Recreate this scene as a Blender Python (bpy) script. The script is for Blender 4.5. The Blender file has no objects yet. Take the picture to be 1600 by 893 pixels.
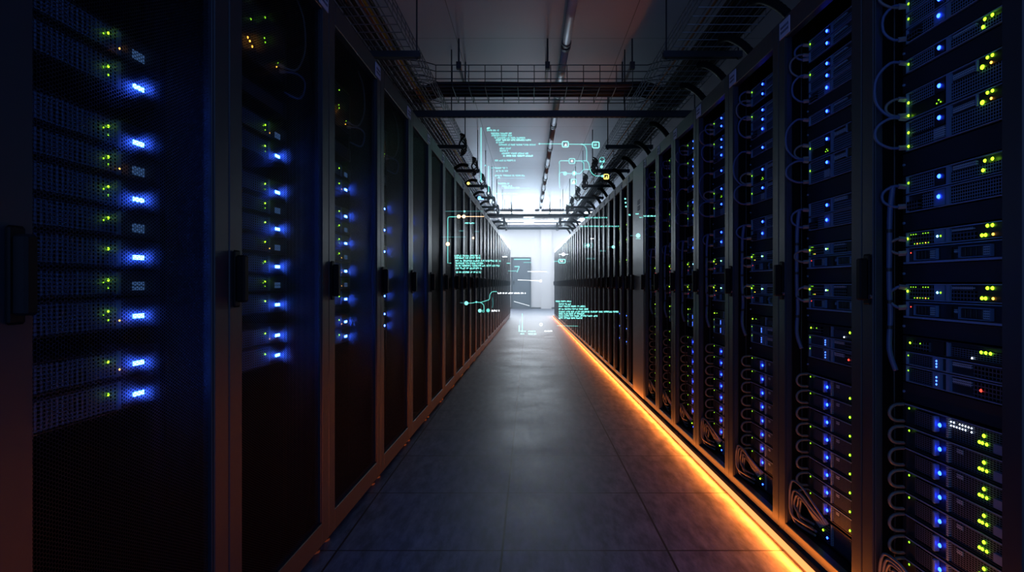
import bpy, bmesh, math, random
from mathutils import Vector, Matrix
R_ = random.Random(7)
SC = bpy.context.scene
COL = SC.collection
PI = math.pi
F, CX, CY = 923.0, 826.5, 443.0          # focal length in pixels, point of convergence
K = 0.0135                               # both rows close in a little with distance
CEIL = 3.30
HAZE = .085
RACK_H = 2.104

# ------------------------------------------------------------------ helpers
class MB:
    def __init__(s): s.v, s.f, s.m = [], [], []
    def box(s, x0, x1, y0, y1, z0, z1, mi=0):
        b = len(s.v)
        s.v += [(x0,y0,z0),(x1,y0,z0),(x1,y1,z0),(x0,y1,z0),(x0,y0,z1),(x1,y0,z1),(x1,y1,z1),(x0,y1,z1)]
        for q in ((0,3,2,1),(4,5,6,7),(0,1,5,4),(1,2,6,5),(2,3,7,6),(3,0,4,7)):
            s.f.append(tuple(b+i for i in q)); s.m.append(mi)
        return s
    def quad(s, pts, mi=0):
        b = len(s.v); s.v += [tuple(p) for p in pts]; s.f.append(tuple(range(b, b+len(pts)))); s.m.append(mi); return s
    def tube(s, pts, r, n=8, cap=True, mi=0):
        pts = [Vector(p) for p in pts]
        N = len(pts); b = len(s.v); up = None
        for i, p in enumerate(pts):
            t = (pts[min(i+1, N-1)] - pts[max(i-1, 0)]).normalized()
            if up is None:
                up = Vector((0,0,1)) if abs(t.z) < .9 else Vector((1,0,0))
            u = (up - t*up.dot(t)).normalized(); w = t.cross(u); up = u
            rr = r[i] if isinstance(r, (list, tuple)) else r
            for k in range(n):
                a = 2*PI*k/n
                s.v.append(tuple(p + u*(rr*math.cos(a)) + w*(rr*math.sin(a))))
        for i in range(N-1):
            for k in range(n):
                k2 = (k+1) % n
                s.f.append((b+i*n+k, b+i*n+k2, b+(i+1)*n+k2, b+(i+1)*n+k)); s.m.append(mi)
        if cap:
            s.f.append(tuple(b+k for k in reversed(range(n)))); s.m.append(mi)
            s.f.append(tuple(b+(N-1)*n+k for k in range(n))); s.m.append(mi)
        return s
    def disc(s, c, ax, r, d, n=14, mi=0):
        ax = Vector(ax).normalized()
        return s.tube([Vector(c), Vector(c)+ax*d], r, n, True, mi)
    def dome(s, c, r, n=8, mi=0):          # small lens facing -y
        b = len(s.v); c = Vector(c)
        rings = ((1.0, 0.0), (.75, .6), (.35, .9))
        for rr, d in rings:
            for k in range(n):
                a = 2*PI*k/n
                s.v.append((c.x+r*rr*math.cos(a), c.y-r*.7*d, c.z+r*rr*math.sin(a)))
        for i in range(2):
            for k in range(n):
                k2 = (k+1) % n
                s.f.append((b+i*n+k, b+i*n+k2, b+(i+1)*n+k2, b+(i+1)*n+k)); s.m.append(mi)
        s.f.append(tuple(b+2*n+k for k in range(n))); s.m.append(mi)
        return s
    def mesh(s, name, mats, bevel=0, smooth=False):
        me = bpy.data.meshes.new(name)
        me.from_pydata(s.v, [], s.f)
        mats = mats if isinstance(mats, (list, tuple)) else [mats]
        for m in mats: me.materials.append(m)
        me.polygons.foreach_set('material_index', s.m)
        bm = bmesh.new(); bm.from_mesh(me)
        bmesh.ops.recalc_face_normals(bm, faces=bm.faces)
        if bevel:
            bmesh.ops.bevel(bm, geom=[e for e in bm.edges if e.is_manifold and e.calc_face_angle(0) > .5], offset=bevel, segments=1, affect='EDGES', profile=.5)
        bm.to_mesh(me); bm.free()
        if smooth: me.polygons.foreach_set('use_smooth', [True]*len(me.polygons))
        me.update()
        return me

def smooth_path(pts, sub=6):
    pts = [Vector(p) for p in pts]; out = []
    for i in range(len(pts)-1):
        p0, p1, p2, p3 = pts[max(i-1,0)], pts[i], pts[i+1], pts[min(i+2,len(pts)-1)]
        for k in range(sub):
            t = k/sub
            out.append(.5*((2*p1)+(p2-p0)*t+(2*p0-5*p1+4*p2-p3)*t*t+(3*p1-p0-3*p2+p3)*t**3))
    out.append(pts[-1]); return out

def link(name, data, parent=None):
    o = bpy.data.objects.new(name, data); COL.objects.link(o)
    if parent is not None: o.parent = parent
    return o
def tag(o, label, cat, group=None, kind=None):
    o['label'] = label; o['category'] = cat
    if group: o['group'] = group
    if kind: o['kind'] = kind
    return o
def thing(name, label, cat, loc=(0,0,0), rz=0.0, group=None):
    o = link(name, None); o.location = loc; o.rotation_euler = (0,0,rz)
    o.empty_display_size = .05
    return tag(o, label, cat, group)
CACHE = {}
def part(name, parent, key, fn, mat, bevel=0, smooth=False, label=None):
    """a child mesh; equal keys share mesh data"""
    if key is None or key not in CACHE:
        mb = MB(); fn(mb); me = mb.mesh(name, mat, bevel, smooth)
        if key is not None: CACHE[key] = me
    else: me = CACHE[key]
    o = link(name, me, parent)
    if label: o['label'] = label
    return o
def struct(name, mb, mat, parent=None, bevel=0):
    o = link(name, mb.mesh(name, mat, bevel), parent)
    if parent is None: o['kind'] = 'structure'
    return o

ONES = 'zeroth first second third fourth fifth sixth seventh eighth ninth tenth eleventh twelfth thirteenth fourteenth fifteenth sixteenth seventeenth eighteenth nineteenth'.split()
def nth(n):
    if n < 20: return ONES[n]
    t = {2:'twent', 3:'thirt', 4:'fort', 5:'fift'}[n//10]
    return t+'ieth' if n % 10 == 0 else t+'y-'+ONES[n % 10]

# ------------------------------------------------------------------ materials
def new_mat(name):
    m = bpy.data.materials.new(name); m.use_nodes = True
    nt = m.node_tree; nt.nodes.clear()
    out = nt.nodes.new('ShaderNodeOutputMaterial')
    return m, nt, out
def N(nt, typ, **kw):
    n = nt.nodes.new(typ)
    for k, v in kw.items(): setattr(n, k, v)
    return n
def math_(nt, op, a, b=None, c=None):
    n = N(nt, 'ShaderNodeMath', operation=op)
    for i, x in enumerate((a, b, c)):
        if x is None: continue
        if isinstance(x, (int, float)): n.inputs[i].default_value = x
        else: nt.links.new(x, n.inputs[i])
    return n.outputs[0]
def pbr(name, col, rough=.5, metal=0.0, noise=0, nscale=20, spec=.5):
    m, nt, out = new_mat(name)
    p = N(nt, 'ShaderNodeBsdfPrincipled')
    p.inputs['Base Color'].default_value = (*col, 1)
    p.inputs['Roughness'].default_value = rough
    p.inputs['Metallic'].default_value = metal
    p.inputs['Specular IOR Level'].default_value = spec
    if noise:
        tc = N(nt, 'ShaderNodeTexCoord'); nz = N(nt, 'ShaderNodeTexNoise')
        nz.inputs['Scale'].default_value = nscale; nz.inputs['Detail'].default_value = 4
        nt.links.new(tc.outputs['Object'], nz.inputs['Vector'])
        r = math_(nt, 'MULTIPLY_ADD', nz.outputs['Fac'], noise, rough-noise/2)
        nt.links.new(r, p.inputs['Roughness'])
    nt.links.new(p.outputs[0], out.inputs[0])
    return m
def emit(name, col, s):
    m, nt, out = new_mat(name)
    e = N(nt, 'ShaderNodeEmission'); e.inputs[0].default_value = (*col, 1); e.inputs[1].default_value = s
    nt.links.new(e.outputs[0], out.inputs[0]); return m
def holo(name, col, s):
    m, nt, out = new_mat(name)
    e = N(nt, 'ShaderNodeEmission'); e.inputs[0].default_value = (*col, 1); e.inputs[1].default_value = s
    t = N(nt, 'ShaderNodeBsdfTransparent'); a = N(nt, 'ShaderNodeAddShader')
    nt.links.new(e.outputs[0], a.inputs[0]); nt.links.new(t.outputs[0], a.inputs[1])
    nt.links.new(a.outputs[0], out.inputs[0]); return m

def perforated():
    """black sheet with a hexagonal pattern of round holes (6.5 mm pitch)"""
    m, nt, out = new_mat('perforated_steel')
    tc = N(nt, 'ShaderNodeTexCoord'); sx = N(nt, 'ShaderNodeSeparateXYZ')
    nt.links.new(tc.outputs['Object'], sx.inputs[0])
    p = .0072
    u = math_(nt, 'DIVIDE', sx.outputs[0], p*1.7320508); v = math_(nt, 'DIVIDE', sx.outputs[2], p)
    ds = []
    for o in (0.0, .5):
        a = math_(nt, 'SUBTRACT', math_(nt, 'FRACT', math_(nt, 'ADD', u, 100+o)), .5)
        b = math_(nt, 'SUBTRACT', math_(nt, 'FRACT', math_(nt, 'ADD', v, 100+o)), .5)
        a = math_(nt, 'MULTIPLY', a, 1.7320508)
        ds.append(math_(nt, 'ADD', math_(nt, 'MULTIPLY', a, a), math_(nt, 'MULTIPLY', b, b)))
    d = math_(nt, 'MINIMUM', ds[0], ds[1])
    solid = math_(nt, 'GREATER_THAN', d, .40**2)
    pr = N(nt, 'ShaderNodeBsdfPrincipled')
    pr.inputs['Base Color'].default_value = (.009,.009,.011,1); pr.inputs['Roughness'].default_value = .40
    pr.inputs['Specular IOR Level'].default_value = .22
    tl = N(nt, 'ShaderNodeBsdfRefraction'); tl.inputs['Color'].default_value = (.8,.8,.8,1)
    tl.inputs['Roughness'].default_value = .75; tl.inputs['IOR'].default_value = 1.07
    ts = N(nt, 'ShaderNodeBsdfTranslucent'); ts.inputs[0].default_value = (.5,.5,.5,1)
    m0 = N(nt, 'ShaderNodeMixShader'); m0.inputs[0].default_value = .16
    t2 = N(nt, 'ShaderNodeBsdfRefraction'); t2.inputs['Color'].default_value = (.8,.8,.8,1)
    t2.inputs['Roughness'].default_value = .75; t2.inputs['IOR'].default_value = .94
    mm = N(nt, 'ShaderNodeMixShader'); nt.links.new(tl.outputs[0], mm.inputs[1]); nt.links.new(t2.outputs[0], mm.inputs[2]); tl = mm
    nt.links.new(tl.outputs[0], m0.inputs[1]); nt.links.new(ts.outputs[0], m0.inputs[2]); tl = m0
    mx = N(nt, 'ShaderNodeMixShader'); mx.inputs[0].default_value = .45
    nt.links.new(pr.outputs[0], mx.inputs[1]); nt.links.new(tl.outputs[0], mx.inputs[2])
    tr = N(nt, 'ShaderNodeBsdfTransparent'); m2 = N(nt, 'ShaderNodeMixShader')
    nt.links.new(solid, m2.inputs[0]); nt.links.new(tr.outputs[0], m2.inputs[1]); nt.links.new(mx.outputs[0], m2.inputs[2])
    nt.links.new(m2.outputs[0], out.inputs[0])
    return m
def grille(name, px, pz, barx, barz, bar, hole, rough=.4, metal=.5):
    """sheet with rectangular openings: bar colour between dark holes"""
    m, nt, out = new_mat(name)
    tc = N(nt, 'ShaderNodeTexCoord'); sx = N(nt, 'ShaderNodeSeparateXYZ')
    nt.links.new(tc.outputs['Object'], sx.inputs[0])
    a = math_(nt, 'GREATER_THAN', math_(nt, 'FRACT', math_(nt, 'ADD', math_(nt, 'DIVIDE', sx.outputs[0], px), 50)), barx)
    b = math_(nt, 'GREATER_THAN', math_(nt, 'FRACT', math_(nt, 'ADD', math_(nt, 'DIVIDE', sx.outputs[2], pz), 50)), barz)
    h = math_(nt, 'MULTIPLY', a, b)
    mix = N(nt, 'ShaderNodeMix', data_type='RGBA')
    mix.inputs['A'].default_value = (*bar, 1); mix.inputs['B'].default_value = (*hole, 1)
    nt.links.new(h, mix.inputs['Factor'])
    pr = N(nt, 'ShaderNodeBsdfPrincipled'); pr.inputs['Roughness'].default_value = rough
    mt = math_(nt, 'MULTIPLY_ADD', h, -metal, metal); nt.links.new(mt, pr.inputs['Metallic'])
    sp = math_(nt, 'MULTIPLY_ADD', h, -.5, .5); nt.links.new(sp, pr.inputs['Specular IOR Level'])
    nt.links.new(mix.outputs['Result'], pr.inputs['Base Color'])
    nt.links.new(pr.outputs[0], out.inputs[0]); return m
def floor_mat():
    m, nt, out = new_mat('raised_floor_tiles')
    tc = N(nt, 'ShaderNodeTexCoord'); sx = N(nt, 'ShaderNodeSeparateXYZ')
    nt.links.new(tc.outputs['Object'], sx.inputs[0])
    def seam(c, off, p, w):
        fr = math_(nt, 'FRACT', math_(nt, 'ADD', math_(nt, 'DIVIDE', math_(nt, 'SUBTRACT', c, off), p), 60.5))
        return math_(nt, 'LESS_THAN', math_(nt, 'ABSOLUTE', math_(nt, 'SUBTRACT', fr, .5)), w/p)
    s = math_(nt, 'MAXIMUM', seam(sx.outputs[0], -.1, .62, .004), seam(sx.outputs[1], 2.216, .61, .004))
    mp = N(nt, 'ShaderNodeMapping'); mp.inputs['Scale'].default_value = (15, 4, 1); mp.inputs['Rotation'].default_value = (0,0,.35)
    nt.links.new(tc.outputs['Object'], mp.inputs[0])
    nz = N(nt, 'ShaderNodeTexNoise'); nz.inputs['Scale'].default_value = 1.6; nz.inputs['Detail'].default_value = 6
    nz.inputs['Roughness'].default_value = .65
    nt.links.new(mp.outputs[0], nz.inputs['Vector'])
    n2 = N(nt, 'ShaderNodeTexNoise'); n2.inputs['Scale'].default_value = 2.2; n2.inputs['Detail'].default_value = 5
    nt.links.new(tc.outputs['Object'], n2.inputs['Vector'])
    cr = N(nt, 'ShaderNodeValToRGB')
    cr.color_ramp.elements[0].position = .36; cr.color_ramp.elements[0].color = (.070,.086,.115,1)
    cr.color_ramp.elements[1].position = .68; cr.color_ramp.elements[1].color = (.20,.235,.30,1)
    nt.links.new(nz.outputs['Fac'], cr.inputs[0])
    mix = N(nt, 'ShaderNodeMix', data_type='RGBA'); mix.inputs['B'].default_value = (.008,.008,.01,1)
    nt.links.new(s, mix.inputs['Factor']); nt.links.new(cr.outputs[0], mix.inputs['A'])
    pr = N(nt, 'ShaderNodeBsdfPrincipled')
    nt.links.new(mix.outputs['Result'], pr.inputs['Base Color'])
    rg = math_(nt, 'MULTIPLY_ADD', n2.outputs['Fac'], .20, .33)
    rg = math_(nt, 'ADD', rg, math_(nt, 'MULTIPLY', nz.outputs['Fac'], .1))
    nt.links.new(rg, pr.inputs['Roughness'])
    bp = N(nt, 'ShaderNodeBump'); bp.inputs['Strength'].default_value = .12; bp.inputs['Distance'].default_value = .004
    hh = math_(nt, 'SUBTRACT', nz.outputs['Fac'], math_(nt, 'MULTIPLY', s, .8))
    nt.links.new(hh, bp.inputs['Height']); nt.links.new(bp.outputs[0], pr.inputs['Normal'])
    nt.links.new(pr.outputs[0], out.inputs[0]); return m
def ceiling_mat():
    m, nt, out = new_mat('ceiling_panels')
    tc = N(nt, 'ShaderNodeTexCoord'); sx = N(nt, 'ShaderNodeSeparateXYZ')
    nt.links.new(tc.outputs['Object'], sx.inputs[0])
    def seam(c, off, p, w):
        fr = math_(nt, 'FRACT', math_(nt, 'ADD', math_(nt, 'DIVIDE', math_(nt, 'SUBTRACT', c, off), p), 60.5))
        return math_(nt, 'LESS_THAN', math_(nt, 'ABSOLUTE', math_(nt, 'SUBTRACT', fr, .5)), w/p)
    s = math_(nt, 'MAXIMUM', seam(sx.outputs[0], -.68, 1.58, .004), seam(sx.outputs[1], 5.54, 1.56, .004))
    nz = N(nt, 'ShaderNodeTexNoise'); nz.inputs['Scale'].default_value = .9; nz.inputs['Detail'].default_value = 3
    nt.links.new(tc.outputs['Object'], nz.inputs['Vector'])
    cr = N(nt, 'ShaderNodeValToRGB')
    cr.color_ramp.elements[0].position = .3; cr.color_ramp.elements[0].color = (.50,.46,.53,1)
    cr.color_ramp.elements[1].position = .7; cr.color_ramp.elements[1].color = (.58,.53,.60,1)
    nt.links.new(nz.outputs['Fac'], cr.inputs[0])
    mix = N(nt, 'ShaderNodeMix', data_type='RGBA'); mix.inputs['B'].default_value = (.2,.19,.2,1)
    nt.links.new(s, mix.inputs['Factor']); nt.links.new(cr.outputs[0], mix.inputs['A'])
    pr = N(nt, 'ShaderNodeBsdfPrincipled'); pr.inputs['Roughness'].default_value = .42
    nt.links.new(mix.outputs['Result'], pr.inputs['Base Color'])
    nt.links.new(pr.outputs[0], out.inputs[0]); return m

M = dict(
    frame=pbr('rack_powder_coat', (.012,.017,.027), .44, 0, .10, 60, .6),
    body=pbr('rack_inner_black', (.007,.007,.008), .7, 0, 0, 20, .08),
    panelgrey=pbr('grey_cabinet_panel', (.20,.205,.22), .42, .2, .1, 30),
    handle=pbr('black_plastic', (.004,.004,.005), .6, 0, 0, 20, .15),
    lock=pbr('lock_metal', (.5,.4,.5), .25, .9),
    plate=pbr('label_plate', (.42,.46,.62), .5),
    ink=pbr('label_ink', (.03,.04,.10), .6),
    perf=perforated(),
    chassis=pbr('server_case', (.030,.036,.048), .42, .4, .1, 90),
    edge=pbr('server_edge', (.26,.40,.66), .38, .4),
    bluegrey=pbr('server_bluegrey_panel', (.15,.25,.45), .42, .2),
    dark=pbr('server_dark_plastic', (.010,.011,.014), .4),
    blank=pbr('blanking_panel', (.024,.028,.040), .48, .3),
    vent=grille('vent_grid', .0085, .0085, .26, .26, (.16,.25,.42), (.003,.003,.004), .45, .2),
    ventfine=grille('vent_slots', .010, .0055, .22, .40, (.07,.10,.17), (.004,.004,.006), .45, .2),
    ventcol=grille('vent_columns', .0125, .0075, .42, .30, (.10,.20,.40), (.004,.004,.005), .5, .1),
    ports=grille('port_row', .012, .011, .28, .30, (.10,.13,.19), (.004,.004,.004)),
    print_=grille('printed_strip', .006, .0062, .32, .45, (.34,.46,.60), (.05,.07,.11), .5, 0),
    galv=pbr('tray_wire_steel', (.30,.31,.33), .36, .6),
    channel=pbr('support_steel', (.055,.062,.070), .42, .6),
    slot=grille('slotted_underside', .05, 10, .55, 0.0, (.06,.065,.07), (.30,.28,.27)),
    cblack=pbr('cable_black', (.008,.008,.009), .45),
    cblue=pbr('cable_navy', (.020,.030,.065), .42),
    cgrey=pbr('cable_grey', (.20,.21,.24), .42),
    cpatch=pbr('patch_cord_blue', (.055,.09,.20), .4),
    cpatchg=pbr('patch_cord_grey', (.11,.115,.13), .4),
    cyellow=pbr('cable_yellow', (.60,.42,.03), .45),
    corange=pbr('cable_orange', (.42,.13,.03), .45),
    tie=pbr('cable_tie', (.01,.01,.01), .5),
    duct=pbr('corrugated_duct', (.010,.010,.011), .7, 0, 0, 20, .3),
    alu=pbr('aluminium_profile', (.32,.24,.18), .35, .8),
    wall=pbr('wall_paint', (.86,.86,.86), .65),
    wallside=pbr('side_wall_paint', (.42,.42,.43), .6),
    doorgrey=pbr('door_grey', (.10,.125,.15), .45),
    doorframe=pbr('door_frame_dark', (.04,.05,.06), .45),
    base=pbr('baseboard_dark', (.03,.035,.04), .5),
    housing=pbr('light_housing', (.40,.42,.45), .4, .2),
    tube=pbr('unlit_tube', (.62,.66,.72), .5),
    cap=pbr('tube_cap', (.10,.10,.11), .4),
    floor=floor_mat(), ceil=ceiling_mat(),
    e_blue=emit('led_blue', (.012,.05,1.0), 16.0),
    e_blued=emit('led_blue_dim', (.05,.16,1.0), 5.0),
    e_disp=emit('display_blue', (.03,.11,1.0), 60.0),
    e_pane=emit('display_dim', (.05,.12,.30), .55),
    e_green=emit('led_green', (.38,1.0,.015), 6.0),
    e_greend=emit('led_green_dim', (.30,.90,.02), 2.2),
    e_amber=emit('led_amber', (1.0,.42,.04), 7.0),
    e_red=emit('led_red', (1.0,.05,.03), 3.0),
    e_white=emit('led_white', (.85,.92,1.0), 8.0),
    e_cyan=emit('led_cyan', (.25,.75,1.0), 9.0),
    e_strip=emit('strip_orange', (1.0,.34,.10), 1.7),
    e_lamp=emit('lamp_white', (.80,.91,1.0), 7.0),
    h_teal=holo('projection_teal', (.16,.80,.72), .55),
    h_bright=holo('projection_bright_teal', (.24,.90,.82), .80),
    h_dim=holo('projection_dim_teal', (.12,.60,.62), .22),
    h_blue=holo('projection_blue', (.12,.45,1.0), 1.8),
    h_yellow=holo('projection_yellow', (.95,.80,.15), 1.1),
    h_orange=holo('projection_orange', (1.0,.62,.35), 1.2),
    h_white=holo('projection_white', (.9,.95,1.0), 1.0),
)

# ------------------------------------------------------------------ rows
LX, RX = -.794, 1.03
SR = .945                                # the right row's racks are a little smaller
HR = 2.043
A_R, A_L = -PI/2 + math.atan(K), PI/2 - math.atan(K)
def rpos(t, z=0.0, into=0.0): return (RX - K*t + into, t, z)      # a point on the front of the right row
def lpos(t, z=0.0, into=0.0): return (LX + K*t - into, t, z)

GAPS_L = [.864,1.524,2.255,3.004,3.72,4.389,5.06,5.75,6.43,7.07,7.73,8.38,8.98,9.6,10.22,10.84]
while GAPS_L[-1] < 17.5: GAPS_L.append(round(GAPS_L[-1]+.62, 3))
GAPS_R = [round(g*SR,3) for g in (1.28,1.89,2.50,3.10,3.68,4.23,4.73,5.24)]
COLUMN = (GAPS_R[-1], round(5.72*SR,3))
GAPS_R2 = [COLUMN[1], round(6.02*SR,3)]
while GAPS_R2[-1] < 18.0: GAPS_R2.append(round(GAPS_R2[-1]+.42, 3))

def rack(side, t0, t1, label, group, door, n_label=1, rails=True, shift=0.0):
    RACK_H = HR if side == 'R' else 2.104
    bt, tr_ = (.068, .083) if side == 'R' else (.115, .088); q = SR if side == 'R' else 1.0
    w = round(t1 - t0, 3); tm = (t0+t1)/2
    loc, rz = (rpos(tm), A_R) if side == 'R' else (lpos(tm), A_L)
    root = thing('server_rack', label, 'server rack', loc, rz, group)
    hw = w/2 - .002
    def carc(b):
        d = 1.0
        b.box(-hw, -hw+.012, .032, d, .03, RACK_H-.002); b.box(hw-.012, hw, .032, d, .03, RACK_H-.002)
        b.box(-hw+.012, hw-.012, .032, d, RACK_H-.022, RACK_H-.002); b.box(-hw+.012, hw-.012, .032, d, .03, .05)
        b.box(-hw+.012, hw-.012, d-.012, d, .05, RACK_H-.022)
    part('cabinet_body', root, ('carc', side, w), carc, M['body'])
    st = min(.055 if side == 'R' else .066, w*.13)
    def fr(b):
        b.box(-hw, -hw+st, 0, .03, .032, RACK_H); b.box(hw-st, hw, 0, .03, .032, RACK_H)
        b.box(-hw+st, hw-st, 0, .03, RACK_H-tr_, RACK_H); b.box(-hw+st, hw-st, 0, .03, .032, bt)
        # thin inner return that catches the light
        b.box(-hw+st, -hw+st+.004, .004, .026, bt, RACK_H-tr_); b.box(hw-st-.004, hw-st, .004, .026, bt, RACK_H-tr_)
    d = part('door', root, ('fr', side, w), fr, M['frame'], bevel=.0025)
    if door == 'mesh':
        part('mesh_panel', d, ('mp', side, w), lambda b: b.quad([(-hw+st,.014,bt),(hw-st,.014,bt),(hw-st,.014,RACK_H-tr_),(-hw+st,.014,RACK_H-tr_)]), M['perf'])
    def hd(b):
        x = -hw+.030
        b.box(x-.016, x+.016, -.006, 0, .938, 1.088)
        b.box(x-.012, x+.012, -.030, -.006, .952, 1.075)
    part('handle', d, ('hd', w), hd, M['handle'], bevel=.004)
    part('lock', d, ('lk', w), lambda b: b.disc((-hw+.030+.019, -.001, .962), (0,-1,0), .006, .006, 12), M['lock'])
    if n_label:
        s = 1 if side == 'L' else -1
        xa, xb = sorted((s*(hw-.012), s*(hw-.012-min(.088, w*.15))))
        pl = part('label_plate', root, ('lp', side, w), lambda b: b.box(xa, xb, -.003, 0, RACK_H-.078, RACK_H-.014), M['plate'])
        def ink(b):
            for k, zz in enumerate((.034, .052)):
                x = xa+.012
                while x < xb-.016:
                    b.box(x, x+.008, -.0036, -.003, RACK_H-zz-.009, RACK_H-zz+.001); x += .0115
        part('printing', pl, ('ink', side, w), ink, M['ink'])
    for sx in (-1, 1):
        def ft(b, sx=sx):
            b.disc((sx*(hw-.05), .04, .030), (0,0,-1), .014, .022, 10); b.disc((sx*(hw-.05), .04, .008), (0,0,-1), .024, .008, 12)
        part('levelling_foot', root, ('ft', w, sx), ft, M['alu'])
    if rails:
        dep = .085 if side == 'R' else .13
        for sx in (-1, 1):
            def rl(b, sx=sx):
                a, c = sorted((sx*.224*q, sx*.2425*q)); b.box(a+shift, c+shift, dep+.006, dep+.03, .05, RACK_H-.022)
                a, c = sorted((sx*.2425*q+shift, sx*(hw-.014))); b.box(a, c, dep+.024, dep+.03, .05, RACK_H-.022)
            part('mounting_rail', root, ('rl', side, w, sx, round(shift,3)), rl, M['body'])
    return root

# ------------------------------------------------------------------ servers
def led(root, mat, x, z, r, name='status_light', y=-.004):
    part(name, root, ('led', mat, x, z, r, y), lambda b: b.dome((x, y, z), r), M[mat])
def sbase(root, h, edge='edge', depth=.55, lip=True):
    part('chassis', root, ('ch', h, depth), lambda b: b.box(-.2185, .2185, .004, depth, .0005, h-.0005), M['chassis'])
    for s in (-1, 1):
        a, c = sorted((s*.2197, s*.2405))
        part('rack_ear', root, ('ear', h, s), lambda b: b.box(a, c, 0, .004, .001, h-.001), M['chassis'], bevel=.0008)
    def rim(b):
        e = .0026
        b.box(-.2195, .2195, -.004, .004, h-e-.0008, h-.0008); b.box(-.2195, .2195, -.004, .004, .0008, e+.0008)
        b.box(-.2195, -.2165, -.004, .004, e+.0008, h-e-.0008); b.box(.2165, .2195, -.004, .004, e+.0008, h-e-.0008)
    part('bezel', root, ('rim', h, edge), rim, M[edge])
def plate(root, name, key, x0, x1, z0, z1, mat, y0=-.002, y1=.004, bevel=0):
    return part(name, root, (name, key, x0, x1, round(z0,4), round(z1,4), mat, y0), lambda b: b.box(x0, x1, y0, y1, z0, z1), M[mat], bevel)

def slim(root, h, v):
    sbase(root, h)
    plate(root, 'vent_grille', 's', -.198, -.100, .006, h-.006, 'vent')
    plate(root, 'light_block', 's', -.097, -.056, .005, h-.005, 'dark', -.003)
    plate(root, 'divider', 's', -.048, -.036, .003, h-.003, 'bluegrey', -.005)
    plate(root, 'vent_grille', 's2', -.032, .205, .006, h*.58, 'vent')
    plate(root, 'printed_strip', 's', -.026, .056, h*.64, h-.007, 'print_')
    led(root, 'e_blue', -.076, round(h*.55,4), .0064)
    if NEAR[0] or v == 1: led(root, 'e_greend', -.207, round(h*.6,4), .0042, 'link_light')
    if not NEAR[0]: pass
    elif v % 2 == 0:
        led(root, 'e_green', .088, round(h*.72,4), .0046); led(root, 'e_green', .112, round(h*.72,4), .0046)
        led(root, 'e_green', .082, round(h*.30,4), .0048)
    else:
        led(root, 'e_green', .110, round(h*.45,4), .0040)
def plain(root, h, v):
    sbase(root, h)
    plate(root, 'vent_grille', 'p', -.150, -.100, .006, h-.006, 'vent')
    plate(root, 'light_block', 's', -.097, -.056, .005, h-.005, 'bluegrey', -.003)
    plate(root, 'divider', 's', -.048, -.036, .003, h-.003, 'bluegrey', -.005)
    plate(root, 'vent_grille', 'p2', -.032, .205, .006, h-.006, 'vent')
    plate(root, 'port_module', 'p', -.212, -.160, .008, h*.6, 'ports', -.006)
    led(root, 'e_blue', -.078, round(h*.55,4), .0064)
def deep(root, h, v):
    sbase(root, h)
    plate(root, 'vent_grille', 'd', -.198, -.100, h*.5, h-.006, 'vent')
    if v == 0:
        plate(root, 'recess', 'd', -.200, -.100, .006, h*.44, 'dark', .001)
        plate(root, 'port_module', 'd', -.097, -.060, .010, h*.42, 'dark', -.003)
        for k in range(3): led(root, 'e_greend', -.086+.008*k, round(h*(.16+.09*(k % 2)),4), .0022, 'link_light')
    else:
        plate(root, 'vent_grille', 'd3', -.200, -.100, .006, h*.44, 'vent')
        plate(root, 'port_module', 'd', -.097, -.056, .008, h*.42, 'print_', -.004)
    plate(root, 'light_block', 'd', -.097, -.056, h*.5, h-.005, 'dark', -.003)
    plate(root, 'divider', 'd', -.048, -.034, .003, h-.003, 'bluegrey', -.005)
    plate(root, 'vent_grille', 'd2', -.030, .205, .006, h*.60, 'vent')
    plate(root, 'printed_strip', 'd', -.026, .050, h*.68, h*.84, 'print_')
    plate(root, 'notch_post', 'd', .058, .064, h*.62, h-.004, 'edge', -.005)
    plate(root, 'port_module', 'd2', .068, .205, h*.62, h-.006, 'dark', -.003)
    led(root, 'e_blue', -.076, round(h*.72,4), .0064)
    led(root, 'e_green' if NEAR[0] else 'e_greend', -.207, round(h*.62,4), .0042, 'link_light')
    if NEAR[0]: led(root, 'e_green', -.207, round(h*.16,4), .0040, 'link_light')
    if not NEAR[0]: return
    led(root, 'e_green', .096, round(h*.88,4), .0044); led(root, 'e_green', .112, round(h*.88,4), .0044)
    led(root, 'e_green', .080, round(h*.66,4), .0062); led(root, 'e_amber', .108, round(h*.68,4), .0034)
def switch(root, h, v):
    sbase(root, h)
    plate(root, 'port_block', 'w', -.205, -.100, .005, h-.006, 'ports', -.003)
    for k in range(6 if NEAR[0] else 2):
        led(root, 'e_greend', round(-.196+.011*k+(.02 if k > 2 else 0),4), round(h*.80,4), .0016, 'link_light')
        led(root, 'e_amber' if k in (1, 4) else 'e_greend', round(-.180+.012*k,4), round(h*.16,4), .0016, 'link_light')
    plate(root, 'light_block', 'w', -.097, -.058, .004, h-.004, 'bluegrey', -.004)
    plate(root, 'divider', 'w', -.048, -.038, .002, h-.002, 'bluegrey', -.005)
    plate(root, 'printed_strip', 'w', -.030, .046, h*.68, h-.007, 'print_')
    plate(root, 'vent_grille', 'w', -.030, .056, .006, h*.60, 'ports')
    plate(root, 'port_module', 'w', .062, .205, .005, h-.006, 'dark', -.003)
    led(root, 'e_cyan', -.083, round(h*.5,4), .0034); led(root, 'e_greend', -.070, round(h*.5,4), .0030)
    led(root, 'e_green', -.211, round(h*.55,4), .0040, 'link_light')
    if not NEAR[0]: return
    for x in (.096, .112): led(root, 'e_green', x, round(h*.78,4), .0048)
    for x in (.078, .090): led(root, 'e_green', x, round(h*.26,4), .0048)
    led(root, 'e_amber', .114, round(h*.26,4), .0036)
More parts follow.
